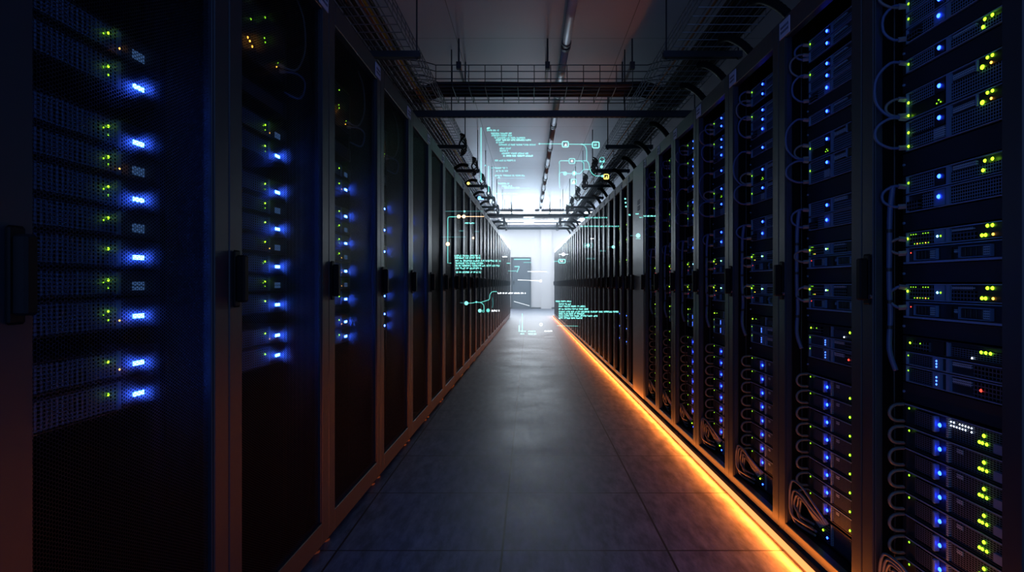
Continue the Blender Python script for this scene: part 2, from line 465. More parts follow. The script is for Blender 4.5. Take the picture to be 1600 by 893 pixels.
def bay(root, h, v):
    sbase(root, h)
    for c0, c1 in ((-.180, -.085), (.000, .110)):
        def cage(b):
            t = .0024
            b.box(c0, c1, -.007, .002, h-.010-t, h-.010); b.box(c0, c1, -.007, .002, .008, .008+t)
            b.box(c0, c0+t, -.007, .002, .008+t, h-.010-t); b.box(c1-t, c1, -.007, .002, .008+t, h-.010-t)
        cg = part('drive_cage', root, ('cage', h, c0), cage, M['bluegrey'])
        n = 4; x0 = c0+.006; st = (c1-c0-.034)/n
        for k in range(n):
            part('drive_tray', cg, ('tray', h, c0, k), lambda b: b.box(x0+k*st, x0+k*st+st-.003, -.004, .002, .012, h-.014), M['dark'], bevel=.0008)
        part('printed_strip', cg, ('cagelab', h, c0), lambda b: b.box(c1-.026, c1-.006, -.0055, .002, .012, h-.014), M['print_'])
    plate(root, 'port_module', 'b', -.048, -.030, .008, h-.010, 'dark', -.003)
    plate(root, 'printed_strip', 'b', -.022, -.010, h*.45, h*.65, 'print_')
    led(root, 'e_red', -.196, round(h*.65,4), .0022)
    plate(root, 'bottom_lip', 'b', -.2195, .2195, -.001, .0045, 'edge', -.012, -.004)
def dark(root, h, v):
    sbase(root, h, 'chassis')
    plate(root, 'port_block', 'k', -.190, -.120, .006, h-.012, 'ports', -.003)
    plate(root, 'port_module', 'k', -.105, -.060, .004, h-.005, 'dark', -.003)
    plate(root, 'divider', 'k', -.048, -.040, .002, h-.002, 'bluegrey', -.004)
    plate(root, 'vent_grille', 'k', -.032, .205, .006, h*.7, 'ventfine')
    led(root, 'e_green', -.200, round(h*.55,4), .0036, 'link_light'); led(root, 'e_greend', -.155, round(h*.6,4), .0022, 'link_light')
    for x in ((.076, .091, .106) if NEAR[0] else (.083,)): led(root, 'e_green', x, round(h*.62,4), .0044)
    led(root, 'e_white', .045, round(h*.2,4), .0026)
def blade(root, h, v):
    sbase(root, h)
    plate(root, 'vent_grille', 'l', -.196, -.104, .006, h-.006, 'ventfine')
    plate(root, 'display', 'l', -.100, -.072, .003, h-.003, 'bluegrey', -.006)
    for k in range(3): led(root, 'e_blued', -.084, round(h*(.28+.2*k),4), .0030, y=-.006)
    plate(root, 'divider', 'l', -.048, -.036, .003, h-.003, 'bluegrey', -.005)
    plate(root, 'printed_strip', 'l', -.028, .040, h*.55, h-.008, 'print_')
    plate(root, 'vent_grille', 'l2', .046, .205, .006, h-.006, 'ports')
    led(root, 'e_greend', -.208, round(h*.7,4), .0026, 'link_light')
    if v == 1: led(root, 'e_red', .075, round(h*.5,4), .0042)
def pull(root, z):
    def arc(b):
        pts = [(-.231, -.002, z-.024)] + [(-.231, -.004-.044*math.sin(PI*k/10)**.6 if 0 < k < 10 else -.004, z-.026*math.cos(PI*k/10)) for k in range(11)] + [(-.231, -.002, z+.024)]
        b.tube(pts, .0052, 8)
    part('pull_handle', root, ('pull', round(z,4)), arc, M['cpatchg'], smooth=True)
def compute(root, h, v):
    sbase(root, h, 'chassis')
    plate(root, 'top_edge', 'c', -.2195, .2195, h-.004, h-.001, 'edge', -.007, -.004)
    plate(root, 'vent_grille', 'c', -.180, -.106, .008, h-.012, 'ventfine')
    plate(root, 'release_tab', 'c', -.094, -.084, .010, h-.010, 'bluegrey', -.012, bevel=.002)
    led(root, 'e_blue', -.073, round(h*.50,4), .0064)
    plate(root, 'divider', 'c', -.047, -.039, .004, h-.004, 'print_', -.005)
    plate(root, 'vent_grille', 'c2', -.030, .205, .006, h*.9, 'ventfine')
    if v == 0 and NEAR[0]:
        for r in range(2):
            for k in range(8):
                if (r, k) in ((0,2),(1,6)): continue
                led(root, 'e_white', round(-.030+.0105*k,4), round(h*(.80-.16*r),4), .0021, 'port_light')
    else:
        plate(root, 'printed_strip', 'c', -.010, .012, h*.62, h*.80, 'print_', -.004)
    if NEAR[0]:
        led(root, 'e_green', .085, round(h*.66,4), .0050)
        for x in (.070, .080, .094): led(root, 'e_green', x, round(h*.36,4), .0044)
    else: led(root, 'e_green', .083, round(h*.30,4), .0042)
    if v < 2: led(root, 'e_greend', -.204, round(h*.80,4), .0034, 'link_light')
    plate(root, 'release_tab', 'c3', .120, .150, .010, h*.5, 'bluegrey', -.008)
    pull(root, h*.52)
def patchbay(root, h, v):
    sbase(root, h, 'chassis')
    plate(root, 'port_block', 'y', -.190, -.060, .006, h-.008, 'ports', -.003)
    plate(root, 'divider', 'y', -.047, -.039, .004, h-.004, 'print_', -.005)
    plate(root, 'vent_grille', 'y', -.030, .205, .006, h-.008, 'ventfine')
    led(root, 'e_blue', -.073, round(h*.25,4), .0050)
    led(root, 'e_green', -.116, round(h*.70,4), .0044, 'link_light'); led(root, 'e_green', -.104, round(h*.45,4), .0044, 'link_light')
    led(root, 'e_green', .105, round(h*.75,4), .0042); led(root, 'e_green', .118, round(h*.75,4), .0042)

def storage(root, h, v):                 # the left row: lit (0) or dim (1) display
    sbase(root, h, 'chassis')
    plate(root, 'vent_grille', 't', -.206, .085, .006, h-.006, 'ventcol')
    plate(root, 'side_post', 't', .088, .100, .004, h-.004, 'bluegrey', -.004)
    plate(root, 'control_panel', 't', .104, .212, .005, h-.005, 'chassis', -.003)
    z = round(h*.40, 4)
    if v == 0:
        def dsp(b):
            for k in range(3): b.box(.139+.0122*k, .139+.0122*k+.0102, -.005, .0, z-.0048, z+.0048)
        part('display', root, ('dsp', z), dsp, M['e_disp'], label='bright blue display')
    else:
        def dsd(b):
            for k in range(4):
                for j in range(2): b.box(.136+.0105*k, .136+.0105*k+.009, -.005, 0, z-.010+.0105*j, z-.001+.0105*j)
        part('display', root, ('dsd', z), dsd, M['e_pane'])
    led(root, 'e_green', .060, round(h*.62,4), .0032)
    if R_.random() < .5: led(root, 'e_greend', .046, round(h*.52,4), .0020)
    if R_.random() < .35: led(root, 'e_amber', .094, round(h*.3,4), .0020)
    if R_.random() < .4: led(root, 'e_greend', .060, round(h*.34,4), .0024)
def topswitch(root, h, v):
    sbase(root, h, 'chassis')
    plate(root, 'port_block', 'q', -.206, -.020, .008, h-.012, 'ports', -.003)
    plate(root, 'port_block', 'q2', .000, .205, .008, h-.012, 'ports', -.003)
    for mat, x, zf, r in (('e_greend',-.100,.80,.0034),('e_greend',-.040,.62,.0034),('e_greend',.060,.86,.0036),('e_greend',.055,.52,.0032),
                          ('e_greend',.060,.46,.0032),('e_amber',-.060,.30,.0036),('e_amber',-.046,.27,.0036),('e_amber',-.030,.22,.0036),('e_greend',.160,.30,.003),('e_amber',.150,.22,.0026)):
        led(root, mat, x, round(h*zf,4), r)
def vented(root, h, v):
    sbase(root, h, 'chassis')
    plate(root, 'vent_grille', 'z', -.206, .205, .008, h-.008, 'ventfine')

KINDS = dict(slim=(slim,'slim blue-lit server'), plain=(plain,'plain vented server'), deep=(deep,'deep vented server'),
    switch=(switch,'lit network switch'), bay=(bay,'two-cage drive bay unit'), dark=(dark,'dark slim server'),
    blade=(blade,'thin blade server'), compute=(compute,'ring-handled dark server'), patchbay=(patchbay,'green-lit patch unit'),
    storage=(storage,'storage server'), topswitch=(topswitch,'tall port unit with amber lights'), vented=(vented,'slotted vent panel unit'))
NAMES = dict(slim='rack_server', plain='rack_server', deep='rack_server', switch='network_switch', bay='drive_bay', dark='rack_server', blade='blade_server',
    compute='compute_server', patchbay='patch_unit', storage='storage_server', topswitch='port_unit', vented='vent_unit')
CATS = dict(switch='network switch', bay='drive bay', patchbay='patch unit', topswitch='network switch', vented='vent panel')

LAY_R = [(1.948,1.990,'slim',1),(1.900,1.944,'slim',0),(1.822,1.866,'slim',1),(1.776,1.820,'slim',0),(1.730,1.774,'plain',0),
         (1.640,1.682,'slim',0),(1.496,1.580,'deep',0),(1.402,1.492,'deep',1),(1.272,1.327,'slim',0),(1.215,1.270,'plain',0),
         (1.112,1.156,'switch',0),(1.061,1.110,'bay',0),(.950,1.0,'switch',0),(.898,.948,'bay',0),
         (.797,.842,'dark',0),(.754,.795,'blade',0),(.702,.752,'blade',1)]
for k in range(8): LAY_R.append((round(.636-.0675*k-.065,4), round(.636-.0675*k,4), 'compute', 0 if k == 0 else 1 + k % 3 // 2))
LAY_R.append((.004,.090,'patchbay',0))
BLANK_R = [(1.686,1.727),(1.584,1.636),(1.331,1.398),(1.160,1.212),(1.004,1.058),(.846,.894),(.642,.698)]
LAY_L = [(1.50,1.56,'storage',1),(1.425,1.492,'storage',0),(1.298,1.362,'storage',0),(1.236,1.294,'storage',1),(1.168,1.232,'storage',0),
         (1.104,1.164,'storage',1),(1.034,1.10,'storage',0),(.972,1.03,'storage',1),(.898,.968,'storage',0),(.792,.856,'storage',0),(.720,.788,'storage',0)]

NEAR = [False]; SX = [1.0]
def server(side, t, z0, z1, kind, v, label, group):
    h = round(z1-z0, 4)
    loc, rz = (rpos(t, 1+(z0-1)*SR, .09*SR), A_R) if side == 'R' else (lpos(t, z0, .13), A_L)
    root = thing(NAMES[kind], label, CATS.get(kind, 'server'), loc, rz, group)
    if side == 'R': root.scale = (SR*SX[0], SR, SR)
    KINDS[kind][0](root, h, v)
    return root
def blanking(t, z0, z1, label, group):
    root = thing('blanking_panel', label, 'panel', rpos(t, 1+(z0-1)*SR, .09*SR), A_R, group); root.scale = (SR*SX[0], SR, SR)
    h = round(z1-z0, 4)
    part('face', root, ('blk', h), lambda b: b.box(-.2405, .2405, 0, .004, 0, h), M['blank'], bevel=.001)
    for s in (-1, 1):
        part('thumb_screw', root, ('ts', h, s), lambda b: b.disc((s*.232, 0, h/2), (0,-1,0), .004, .004, 10), M['edge'])
# cables in the front of the open racks, in the rack's own axes (x along the row, y into the rack)
def to_world_R(t, p):
    c, s = math.cos(A_R), math.sin(A_R); b = rpos(t)
    p = (p[0]*SR*SX[0], p[1]*SR, 1+(p[2]-1)*SR)
    return Vector((b[0] + c*p[0] - s*p[1], b[1] + s*p[0] + c*p[1], p[2]))
def to_world_L(t, p):
    c, s = math.cos(A_L), math.sin(A_L); b = lpos(t)
    return Vector((b[0] + c*p[0] - s*p[1], b[1] + s*p[0] + c*p[1], p[2]))
def cord(t, pts, r, mat, name, label, group, plugs=(), W=to_world_R, sub=7):
    path = smooth_path([W(t, p) for p in pts], sub)
    o = path[0].copy()
    mb = MB(); mb.tube([p-o for p in path], r, 8)
    root = thing(name, label, 'cable', o, 0, group)
    ob = link('jacket', mb.mesh('jacket', M[mat], smooth=True), root)
    for k in plugs:
        p = path[0] if k == 0 else path[-1]
        q = path[1] if k == 0 else path[-2]
        d = (q-p).normalized()
        mb = MB(); mb.tube([p-o-d*.004, p-o+d*.016], .0072, 4)
        link('plug', mb.mesh('plug', M['cgrey']), root)
    return root
LOOPS = [(1.975,1.915,.050),(1.935,1.845,.070),(1.845,1.748,.060),(1.668,1.508,.082),(1.560,1.512,.050),(1.500,1.412,.085),(1.300,1.232,.062),(1.135,1.092,.040),(.988,.930,.035)]
def dress(t, k, full, w):
    xl = (-(w/SR/2-.062)+.008)/SX[0]
    rk = '%s open rack in the right row' % nth(k)
    rr = random.Random(k*13+5)
    for j, (za, zb, bul) in enumerate(LOOPS):
        if full < 1 and j in (4, 7): continue
        bul = min(bul*rr.uniform(.85, 1.1), .078); x = -.216 + rr.uniform(-.003, .003); xm = max(x-.018, xl+.004)
        za += rr.uniform(-.004, .004); zb += rr.uniform(-.004, .004)
        m = (za+zb)/2
        pts = [(x, .080, za), (x-.004, .080-bul*.55, za+.001), (xm, .080-bul, m+(za-zb)*.22), (xm, .080-bul, m-(za-zb)*.22), (x-.006, .080-bul*.55, zb), (x, .080, zb)]
        cord(t, pts, .0042, 'cpatch' if j % 3 != 1 else 'cpatchg', 'patch_cable', ('blue' if j % 3 != 1 else 'grey')+' looped patch cord, %s from top in %s' % (nth(j+1), rk), 'patch cords looping at the open racks', (0, 1))
    # upright bundle, tied
    pts = [(xl+.010,.050,1.300),(xl+.005,.044,1.22),(xl+.002,.044,1.10),(xl+.002,.044,.99),(xl-.002,.050,.90),(xl+.002,.044,.80),(xl+.008,.060,.735)]
    b = cord(t, pts, .0078, 'cpatch', 'cable_bundle', 'thick upright blue cable bundle with black ties in %s' % rk, 'upright cable bundles')
    o = b.location
    for z in (1.17, 1.05, .95, .86):
        pth = smooth_path(pts, 6); p = min(pth, key=lambda q: abs(q.z-z))
        w = to_world_R(t, p) - o
        mb = MB(); mb.tube([w+Vector((0,0,-.005)), w+Vector((0,0,.005))], .0096, 10)
        link('cable_tie', mb.mesh('cable_tie', M['tie'], smooth=False), b)
    cord(t, [(xl-.012,.070,2.02),(xl-.018,.072,1.7),(xl-.014,.070,1.4),(xl-.020,.074,1.0),(xl-.015,.07,.7),(xl-.018,.075,.35),(xl-.016,.07,.06)], .0035, 'cblack', 'power_lead', 'thin black power lead hanging inside %s' % rk, 'power leads in the open racks')
    # grey tangle at the bottom
    for j in range(5 if full else 3):
        a, r = rr.uniform(.9, 1.25), rr.uniform(-.01, .01)
        e = .0105*j; top = .085 + .016*j*rr.uniform(.7, 1.3); low = .012 + .012*((j*2) % 5)
        pts = [(-.112+.012*j, .080, .055+.007*j), (-.135, .064-e*.5, top-.004), (-.165, .054-e*.6, top+.022*a), (-.205, .050-e*.8, top+.030*a), (xl+.018+r*.5, .051-e, top+.012),
               (xl+.006+r*.4, .053-e, (top+low)/2+.01), (xl+.016, .055-e, low+.018), (xl+.045, .060-e*.8, low), (-.165+.02*j, .072-e*.5, low-.004)]
        cord(t, pts, .0044, 'cpatchg', 'patch_cable', 'grey cord in the bottom tangle, %s from front, %s' % (nth(j+1), rk), 'grey cords tangled at the rack foot', (0,))

# ------------------------------------------------------------------ build rows
n_l = len(GAPS_L)-1
def LT(i): return GAPS_L[i+1] - .075 - .241
for i in range(n_l):
    rack('L', GAPS_L[i], GAPS_L[i+1], 'black rack with perforated door, %s from the near end of the left row' % nth(i+1), 'racks of the left row', 'mesh', 1, i < 6, LT(i)-(GAPS_L[i]+GAPS_L[i+1])/2)
for i in range(5):
    t = LT(i)
    lay = list(LAY_L)
    if i > 0: lay = [(1.72,1.93,'topswitch',0),(1.60,1.66,'vented',0)] + lay
    if i == 3: lay = [q for q in lay if q[3] == 0]
    if i == 4: lay = [q for q in lay if q[2] == 'storage' and q[3] == 0][:5]
    for j, (z0, z1, kd, v) in enumerate(lay):
        d = KINDS[kd][1]
        if kd == 'storage': d += ' with bright blue display' if v == 0 else ' with unlit display'
        server('L', t, z0, z1, kd, v, '%s, %s from top behind %s left mesh door' % (d, nth(j+1), nth(i+1)), 'servers behind the left mesh doors')
    if i in (1, 2, 3):
        cord(t, [(.150,.118,1.775),(.190,.075,1.770),(.235,.06,1.86),(.245,.07,1.98),(.225,.09,2.05)], .004, 'cpatchg', 'patch_cable', 'grey cord rising past the port unit behind the %s mesh door' % nth(i+1), 'cords behind the left mesh doors', (0,), to_world_L)
        cord(t, [(.160,.118,1.755),(.205,.075,1.760),(.235,.06,1.735),(.215,.07,1.675),(.190,.118,1.690)], .004, 'cpatch', 'patch_cable', 'short looped blue cord below the port unit behind the %s mesh door' % nth(i+1), 'cords behind the left mesh doors', (0,), to_world_L)
n_r = len(GAPS_R)-1
for i in range(n_r):
    t0, t1 = GAPS_R[i], GAPS_R[i+1]; t = (t0+t1)/2
    rack('R', t0, t1, 'open-fronted black rack, %s from the near end of the right row' % nth(i+1), 'open racks of the right row', 'open')
    NEAR[0] = i == 0; SX[0] = .94 if t1-t0 < .50 else 1.0
    for j, (z0, z1, kd, v) in enumerate(LAY_R):
        server('R', t, z0, z1, kd, v, '%s, %s from top in %s open rack of right row' % (KINDS[kd][1], nth(j+1), nth(i+1)), 'servers in the open racks')
    if i < 4:
        for j, (z0, z1) in enumerate(BLANK_R):
            blanking(t, z0, z1, 'plain dark blanking panel, %s from top in %s open rack of right row' % (nth(j+1), nth(i+1)), 'blanking panels in the open racks')
    dress(t, i+1, 1 if i < 4 else 0, t1-t0)
# grey in-row unit
cw = COLUMN[1]-COLUMN[0]-.006
u = thing('cooling_unit', 'grey solid-fronted cooling cabinet between open and closed racks of the right row', 'cooling unit', rpos(sum(COLUMN)/2), A_R)
part('cabinet_body', u, None, lambda b: b.box(-cw/2, cw/2, .03, 1.0, .03, HR-.002), M['body'])
d = part('door', u, None, lambda b: b.box(-cw/2, cw/2, -.004, .028, .032, HR), M['panelgrey'], bevel=.004)
part('handle', d, None, lambda b: b.box(-cw/2+.014, -cw/2+.046, -.03, -.004, .945, 1.082), M['handle'], bevel=.004)
SEG = {'0':'abcdef','3':'abgcd','8':'abcdefg','E':'adefg','C':'adef'}
def seg_glyph(b, ch, x, z, w, h, s, y0, y1):
    g = SEG[ch]; m = z+h/2
    if 'a' in g: b.box(x, x+w, y0, y1, z+h-s, z+h)
    if 'd' in g: b.box(x, x+w, y0, y1, z, z+s)
    if 'g' in g: b.box(x, x+w, y0, y1, m-s/2, m+s/2)
    if 'f' in g: b.box(x, x+s, y0, y1, m, z+h)
    if 'e' in g: b.box(x, x+s, y0, y1, z, m)
    if 'b' in g: b.box(x+w-s, x+w, y0, y1, m, z+h)
    if 'c' in g: b.box(x+w-s, x+w, y0, y1, z, m)
def mark(b):
    for k, row in enumerate(('83', '03')):
        for j, ch in enumerate(row): seg_glyph(b, ch, -.02+.062*j, 1.69-.052*k-.0, .046, .040, .010, -.005, -.004)
part('lettering', d, None, mark, M['ink'])
n_r2 = len(GAPS_R2)-1
for i in range(n_r2):
    t0, t1 = GAPS_R2[i], GAPS_R2[i+1]
    rack('R', t0, t1, 'black rack, %s beyond the grey cooling cabinet in the right row' % nth(i+1), 'closed racks of the right row', 'mesh' if i > 3 else 'open', 1, False)
    if i in (1, 2):
        t = (t0+t1)/2
        for j, (z0, z1, kd, v) in enumerate([(1.60,1.66,'mini',0),(1.44,1.50,'mini',0),(1.22,1.28,'mini',0),(.93,.99,'mini',0),(.62,.68,'mini',0),(.48,.54,'mini',0),(.34,.40,'mini',0)]):
            root = thing('rack_server', 'narrow dim server, %s from top in %s rack beyond the cooling cabinet' % (nth(j+1), nth(i+1)), 'server', rpos(t, 1+(z0-1)*SR, .05), A_R, 'servers beyond the cooling cabinet')
            ww = (t1-t0)/2-.03
            part('chassis', root, ('mini', t1-t0), lambda b: b.box(-ww, ww, 0, .5, 0, .06), M['chassis'], bevel=.002)
            led(root, 'e_blued' if j > 2 else 'e_greend', round(-ww+.06,3), .034, .006)
            led(root, 'e_blued', round(-ww+.11,3), .024, .004)

# ------------------------------------------------------------------ orange strip light along the right row
t0, t1 = 1.22, GAPS_R2[-1]
def along(b, xa, xb, z0, z1):
    b.quad([(xa-K*t0+RX, t0, z0), (xa-K*t1+RX, t1, z0), (xb-K*t1+RX, t1, z0), (xb-K*t0+RX, t0, z0)])
    b.quad([(xa-K*t0+RX, t0, z1), (xa-K*t1+RX, t1, z1), (xb-K*t1+RX, t1, z1), (xb-K*t0+RX, t0, z1)])
    n = len(b.v)-8
    for a, c in ((0,1),(1,2),(2,3),(3,0)): b.f.append((n+a, n+c, n+4+c, n+4+a)); b.m.append(0)
s = thing('light_strip', 'glowing orange light strip on the floor along the right row of racks', 'light strip', (0,0,0))
def prof(b): along(b, -.034, -.003, .0, .016); along(b, -.048, -.034, .0, .009)
part('profile', s, None, prof, M['alu'])
part('diffuser', s, None, lambda b: along(b, -.048, -.034, .010, .026), M['e_strip'], label='glowing orange diffuser')

# ------------------------------------------------------------------ room shell
Y0, Y1, WX = -.6, 23.7, 2.6
b = MB(); b.box(-WX-.1, WX+.1, Y0, Y1+.1, -.05, 0); fl = struct('floor', b, M['floor'])
b = MB(); b.box(-WX-.1, WX+.1, Y0, Y1+.1, CEIL, CEIL+.08); struct('ceiling', b, M['ceil'])
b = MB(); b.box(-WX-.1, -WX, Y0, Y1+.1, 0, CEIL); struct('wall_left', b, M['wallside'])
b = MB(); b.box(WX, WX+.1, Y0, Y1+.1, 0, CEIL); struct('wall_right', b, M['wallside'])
b = MB(); b.box(-WX, WX, Y1, Y1+.1, 0, CEIL); struct('wall_back', b, M['wall'])
b = MB(); b.box(-WX, WX, Y1-.015, Y1, 0, .055); struct('baseboard_back', b, M['base'])
b = MB(); b.box(.48, .90, Y1-.10, Y1, 0, CEIL); struct('pillar_1', b, M['wall'])
b = MB(); b.box(-.66, .04, Y1-.055, Y1-.016, 0, 2.0)
dr = struct('door_1', b, M['doorgrey'], bevel=.004)
b = MB(); b.box(-.72, -.66, Y1-.075, Y1, 0, 2.06); b.box(.04, .08, Y1-.075, Y1, 0, 2.06); b.box(-.66, .04, Y1-.075, Y1, 2.0, 2.06)
struct('door_frame', b, M['doorframe'], dr)
b = MB(); b.box(-.62, -.58, Y1-.12, Y1-.055, .98, 1.12); struct('door_handle', b, M['handle'], dr, .004)

# ------------------------------------------------------------------ overhead: central tube lights
TX = .345
JT = [2.7,4.1,5.5,6.9,8.3,9.7,11.1,12.5,13.9,15.3,16.7,18.1]
for i in range(len(JT)-1):
    a, c = JT[i]+.02, JT[i+1]-.02; L = c-a
    g = thing('ceiling_light', 'unlit tubular ceiling light, %s along the middle of the ceiling' % nth(i+1), 'ceiling light', (TX, a, CEIL), 0, 'tube lights along the ceiling')
    part('housing', g, ('tl_h', round(L,3)), lambda b: b.box(-.030, .030, 0, L, -.040, 0), M['housing'], bevel=.004)
    part('tube', g, ('tl_t', round(L,3)), lambda b: b.tube([(0,.04,-.078),(0,L-.04,-.078)], .036, 14), M['tube'], smooth=True)
    for y in (.0, L-.05):
        part('end_cap', g, ('tl_c', round(y,3)), lambda b: b.tube([(0,y,-.078),(0,y+.05,-.078)], .045, 14), M['cap'])
for i, y in enumerate((18.6, 20.4, 22.2)):
    for j, x in enumerate((-1.1, 1.1)):
        g = thing('ceiling_light', 'lit white ceiling panel light at the far end, %s, %s' % (nth(i+1)+' pair', 'left side' if j == 0 else 'right side'), 'ceiling light', (x, y, CEIL), 0, 'lit ceiling panels at the far end')
        part('housing', g, 'pl_h', lambda b: (b.box(-.92,.92,-.16,-.14,-.05,0), b.box(-.92,.92,.14,.16,-.05,0), b.box(-.92,-.90,-.14,.14,-.05,0), b.box(.90,.92,-.14,.14,-.05,0)), M['housing'])
        part('diffuser', g, 'pl_d', lambda b: b.box(-.90,.90,-.14,.14,-.044,-.006), M['e_lamp'])

# ------------------------------------------------------------------ cable trays
TH = 2.72
T_A, T_B = 2.2, 18.2
def tray(side):
    if side == 'L': xi, xo, kk, lab = -.924, -1.37, K, 'long wire mesh cable tray hanging above the left row of racks'
    else: xi, xo, kk, lab = 1.10, 1.57, -K, 'long wire mesh cable tray hanging above the right row of racks'
    root = thing('cable_tray', lab, 'cable tray', (0,0,TH))
    X = lambda x, t: x + kk*t
    def lw(b):
        r = .0042
        n = 8
        for k in range(n+1):
            x = xi + (xo-xi)*k/n
            b.tube([(X(x,T_A),T_A,0),(X(x,T_B),T_B,0)], r, 5)
        for x in (xi, xo):
            for z in (.045, .085, .12): b.tube([(X(x,T_A),T_A,z),(X(x,T_B),T_B,z)], r, 5)
    part('long_wire_lattice', root, None, lw, M['galv'])
    def cwf(b):
        t = T_A
        while t < T_B:
            b.tube([(X(xi,t),t,.12),(X(xi,t),t,-.006),(X(xo,t),t,-.006),(X(xo,t),t,.12)], .0036, 5); t += .122
    part('cross_wire_lattice', root, None, cwf, M['galv'])
    return root
tray('L'); tray('R')
BR = [4.35,7.28,8.83,10.2,11.6,13.0,16.1]
for s, xs, kk in (('left', (-.865,-1.44), K), ('right', (1.05,1.62), -K)):
    for i, t in enumerate(BR):
        xa, xb = sorted((xs[0]+kk*t+(.0 if s == 'left' else 0), xs[1]+kk*t))
        g = thing('tray_bracket', 'steel bracket hung on rods under the %s cable tray, %s from near end' % (s, nth(i+1)), 'bracket', (0,t,TH), 0, 'brackets under the long trays')
        part('channel', g, None, lambda b: (b.box(xa-.005, xb+.005, -.022, .022, -.058, -.052), b.box(xa-.005, xb+.005, -.022, -.018, -.052, -.012), b.box(xa-.005, xb+.005, .018, .022, -.052, -.012)), M['channel'])
        for x in (xa+.02, xb-.02):
            part('threaded_rod', g, None, lambda b: (b.tube([(x,0,-.07),(x,0,CEIL-TH)], .006, 6), b.tube([(x,0,-.066),(x,0,-.058)], .013, 6)), M['channel'])
for i, (t, xl, xr) in enumerate(((5.81,-1.36,1.66),(14.4,-1.30,1.52),(17.8,-1.26,1.48))):
    g = thing('support_channel', '%s steel channel spanning the aisle below the ceiling, counted from the near end' % nth(i+1), 'support channel', (0,t,TH-.066), 0, 'channels spanning the aisle')
    part('channel', g, None, lambda b: (b.box(xl,xr,-.025,.025,-.02,.045)), M['channel'], bevel=.003)
    part('slotted_underside', g, None, lambda b: b.box(xl+.02,xr-.02,-.012,.012,-.022,-.02), M['slot'])
    for x in (xl+.03, -.82+K*t-.02, .98-K*t+.04, xr-.03):
        part('threaded_rod', g, None, lambda b: b.tube([(x,0,.045),(x,0,CEIL-TH+.066)], .006, 6), M['channel'])
# cross trays
def cross_tray(ya, yb, z0, xa, xb, lab, hang):
    root = thing('cross_tray', lab, 'cable tray', (0,0,z0), 0)
    rise = .20
    def lw(b):
        for y in (ya, yb):
            for z in (0, .07, .14, .20): b.tube([(xa-.30,y,z+.05),(xa-.12,y,z+.035),(xa,y,z),(xb,y,z),(xb+.12,y,z+.035),(xb+.30,y,z+.05)], .0048, 5)
        for k in range(1, 5):
            y = ya+(yb-ya)*k/5
            b.tube([(xa,y,0),(xb,y,0)], .0048, 5)
    part('long_wire_lattice', root, None, lw, M['channel'])
    def cw_(b):
        x = xa
        while x < xb+.01:
            b.tube([(x,ya,rise),(x,ya,-.006),(x,yb,-.006),(x,yb,rise)], .0042, 5); x += .155
    part('cross_wire_lattice', root, None, cw_, M['channel'])
    for x in hang:
        hb = part('hanger_bar', root, None, lambda b: b.box(x-.012, x+.012, ya-.05, yb+.05, .175, .20), M['galv'])
        for y in (ya-.03, yb+.03):
            part('threaded_rod', hb, None, lambda b: b.tube([(x,y,.16),(x,y,CEIL-z0)], .008, 6), M['channel'])
            part('clamp', hb, None, lambda b: b.box(x-.022, x+.022, y-.022, y+.022, .15, .215), M['channel'])
    return root
cross_tray(5.58, 6.10, 2.864, -.88, 1.12, 'wire mesh tray crossing the aisle just above the near steel channel', (-.66, .175, .97))
cross_tray(16.7, 17.2, 2.864, -.80, 1.00, 'wire mesh tray crossing the aisle near the far wall', (-.5, .6))
for i in range(7):
    y = (5.62,5.664,5.708,5.752,5.862,5.906,5.95)[i]; z = 2.897 + .003*(i % 3); r = .020 if i != 2 else .011
    rr = random.Random(i)
    pts = [(-1.16,y,2.815),(-1.02,y,2.85),(-.90,y,2.895),(-.74,y,z+.004)] + [(x, y+rr.uniform(-.001,.001), z+rr.uniform(-.003,.008)) for x in (-.4,0,.4,.8)] + [(1.10,y,z+.006),(1.24,y,2.86),(1.38,y,2.815)]
    path = smooth_path(pts, 5)
    mb = MB(); mb.tube(path, r, 8)
    o = link('data_cable', mb.mesh('data_cable', M['cblack'] if i != 2 else M['cgrey'], smooth=True))
    tag(o, ('thick black cable' if i != 2 else 'thin grey cable')+' crossing the aisle in the near cross tray, %s from front' % nth(i+1), 'cable', 'cables in the near cross tray')
for s, X0, kk, spec in (('left', -.924, K, [(.30,.017,'cblue'),(.345,.016,'cblack'),(.39,.015,'cblack'),(.255,.015,'cblue'),(.213,.014,'cblack'),(.172,.010,'corange'),(.142,.010,'cyellow'),(.104,.013,'cblack')]),
                        ('right', 1.10, -K, [(-.10,.008,'corange'),(-.19,.018,'cblack'),(-.232,.016,'cblack'),(-.271,.016,'cblue'),(-.313,.018,'cblack'),(-.354,.014,'cblue'),(-.393,.016,'cblack'),(-.434,.014,'cblack')])):
    for i, (off, r, mt) in enumerate(spec):
        rr = random.Random(i*7+(s == 'left')); pts = []; t = T_A
        while t <= T_B+.01:
            pts.append((X0-off+kk*t+rr.uniform(-.002,.002), t, TH+.008+r+rr.uniform(0,.006))); t += .8
        mb = MB(); mb.tube(smooth_path(pts, 4), r, 8)
        o = link('data_cable', mb.mesh('data_cable', M[mt], smooth=True))
        cn = {'cblue':'navy','cblack':'black','corange':'orange','cyellow':'yellow'}[mt]
        tag(o, '%s cable lying along the %s tray, %s from its aisle side' % (cn, s, nth([q[0] for q in sorted(spec, key=lambda q: abs(q[0]))].index(off)+1)), 'cable', 'cables in the %s tray' % s)
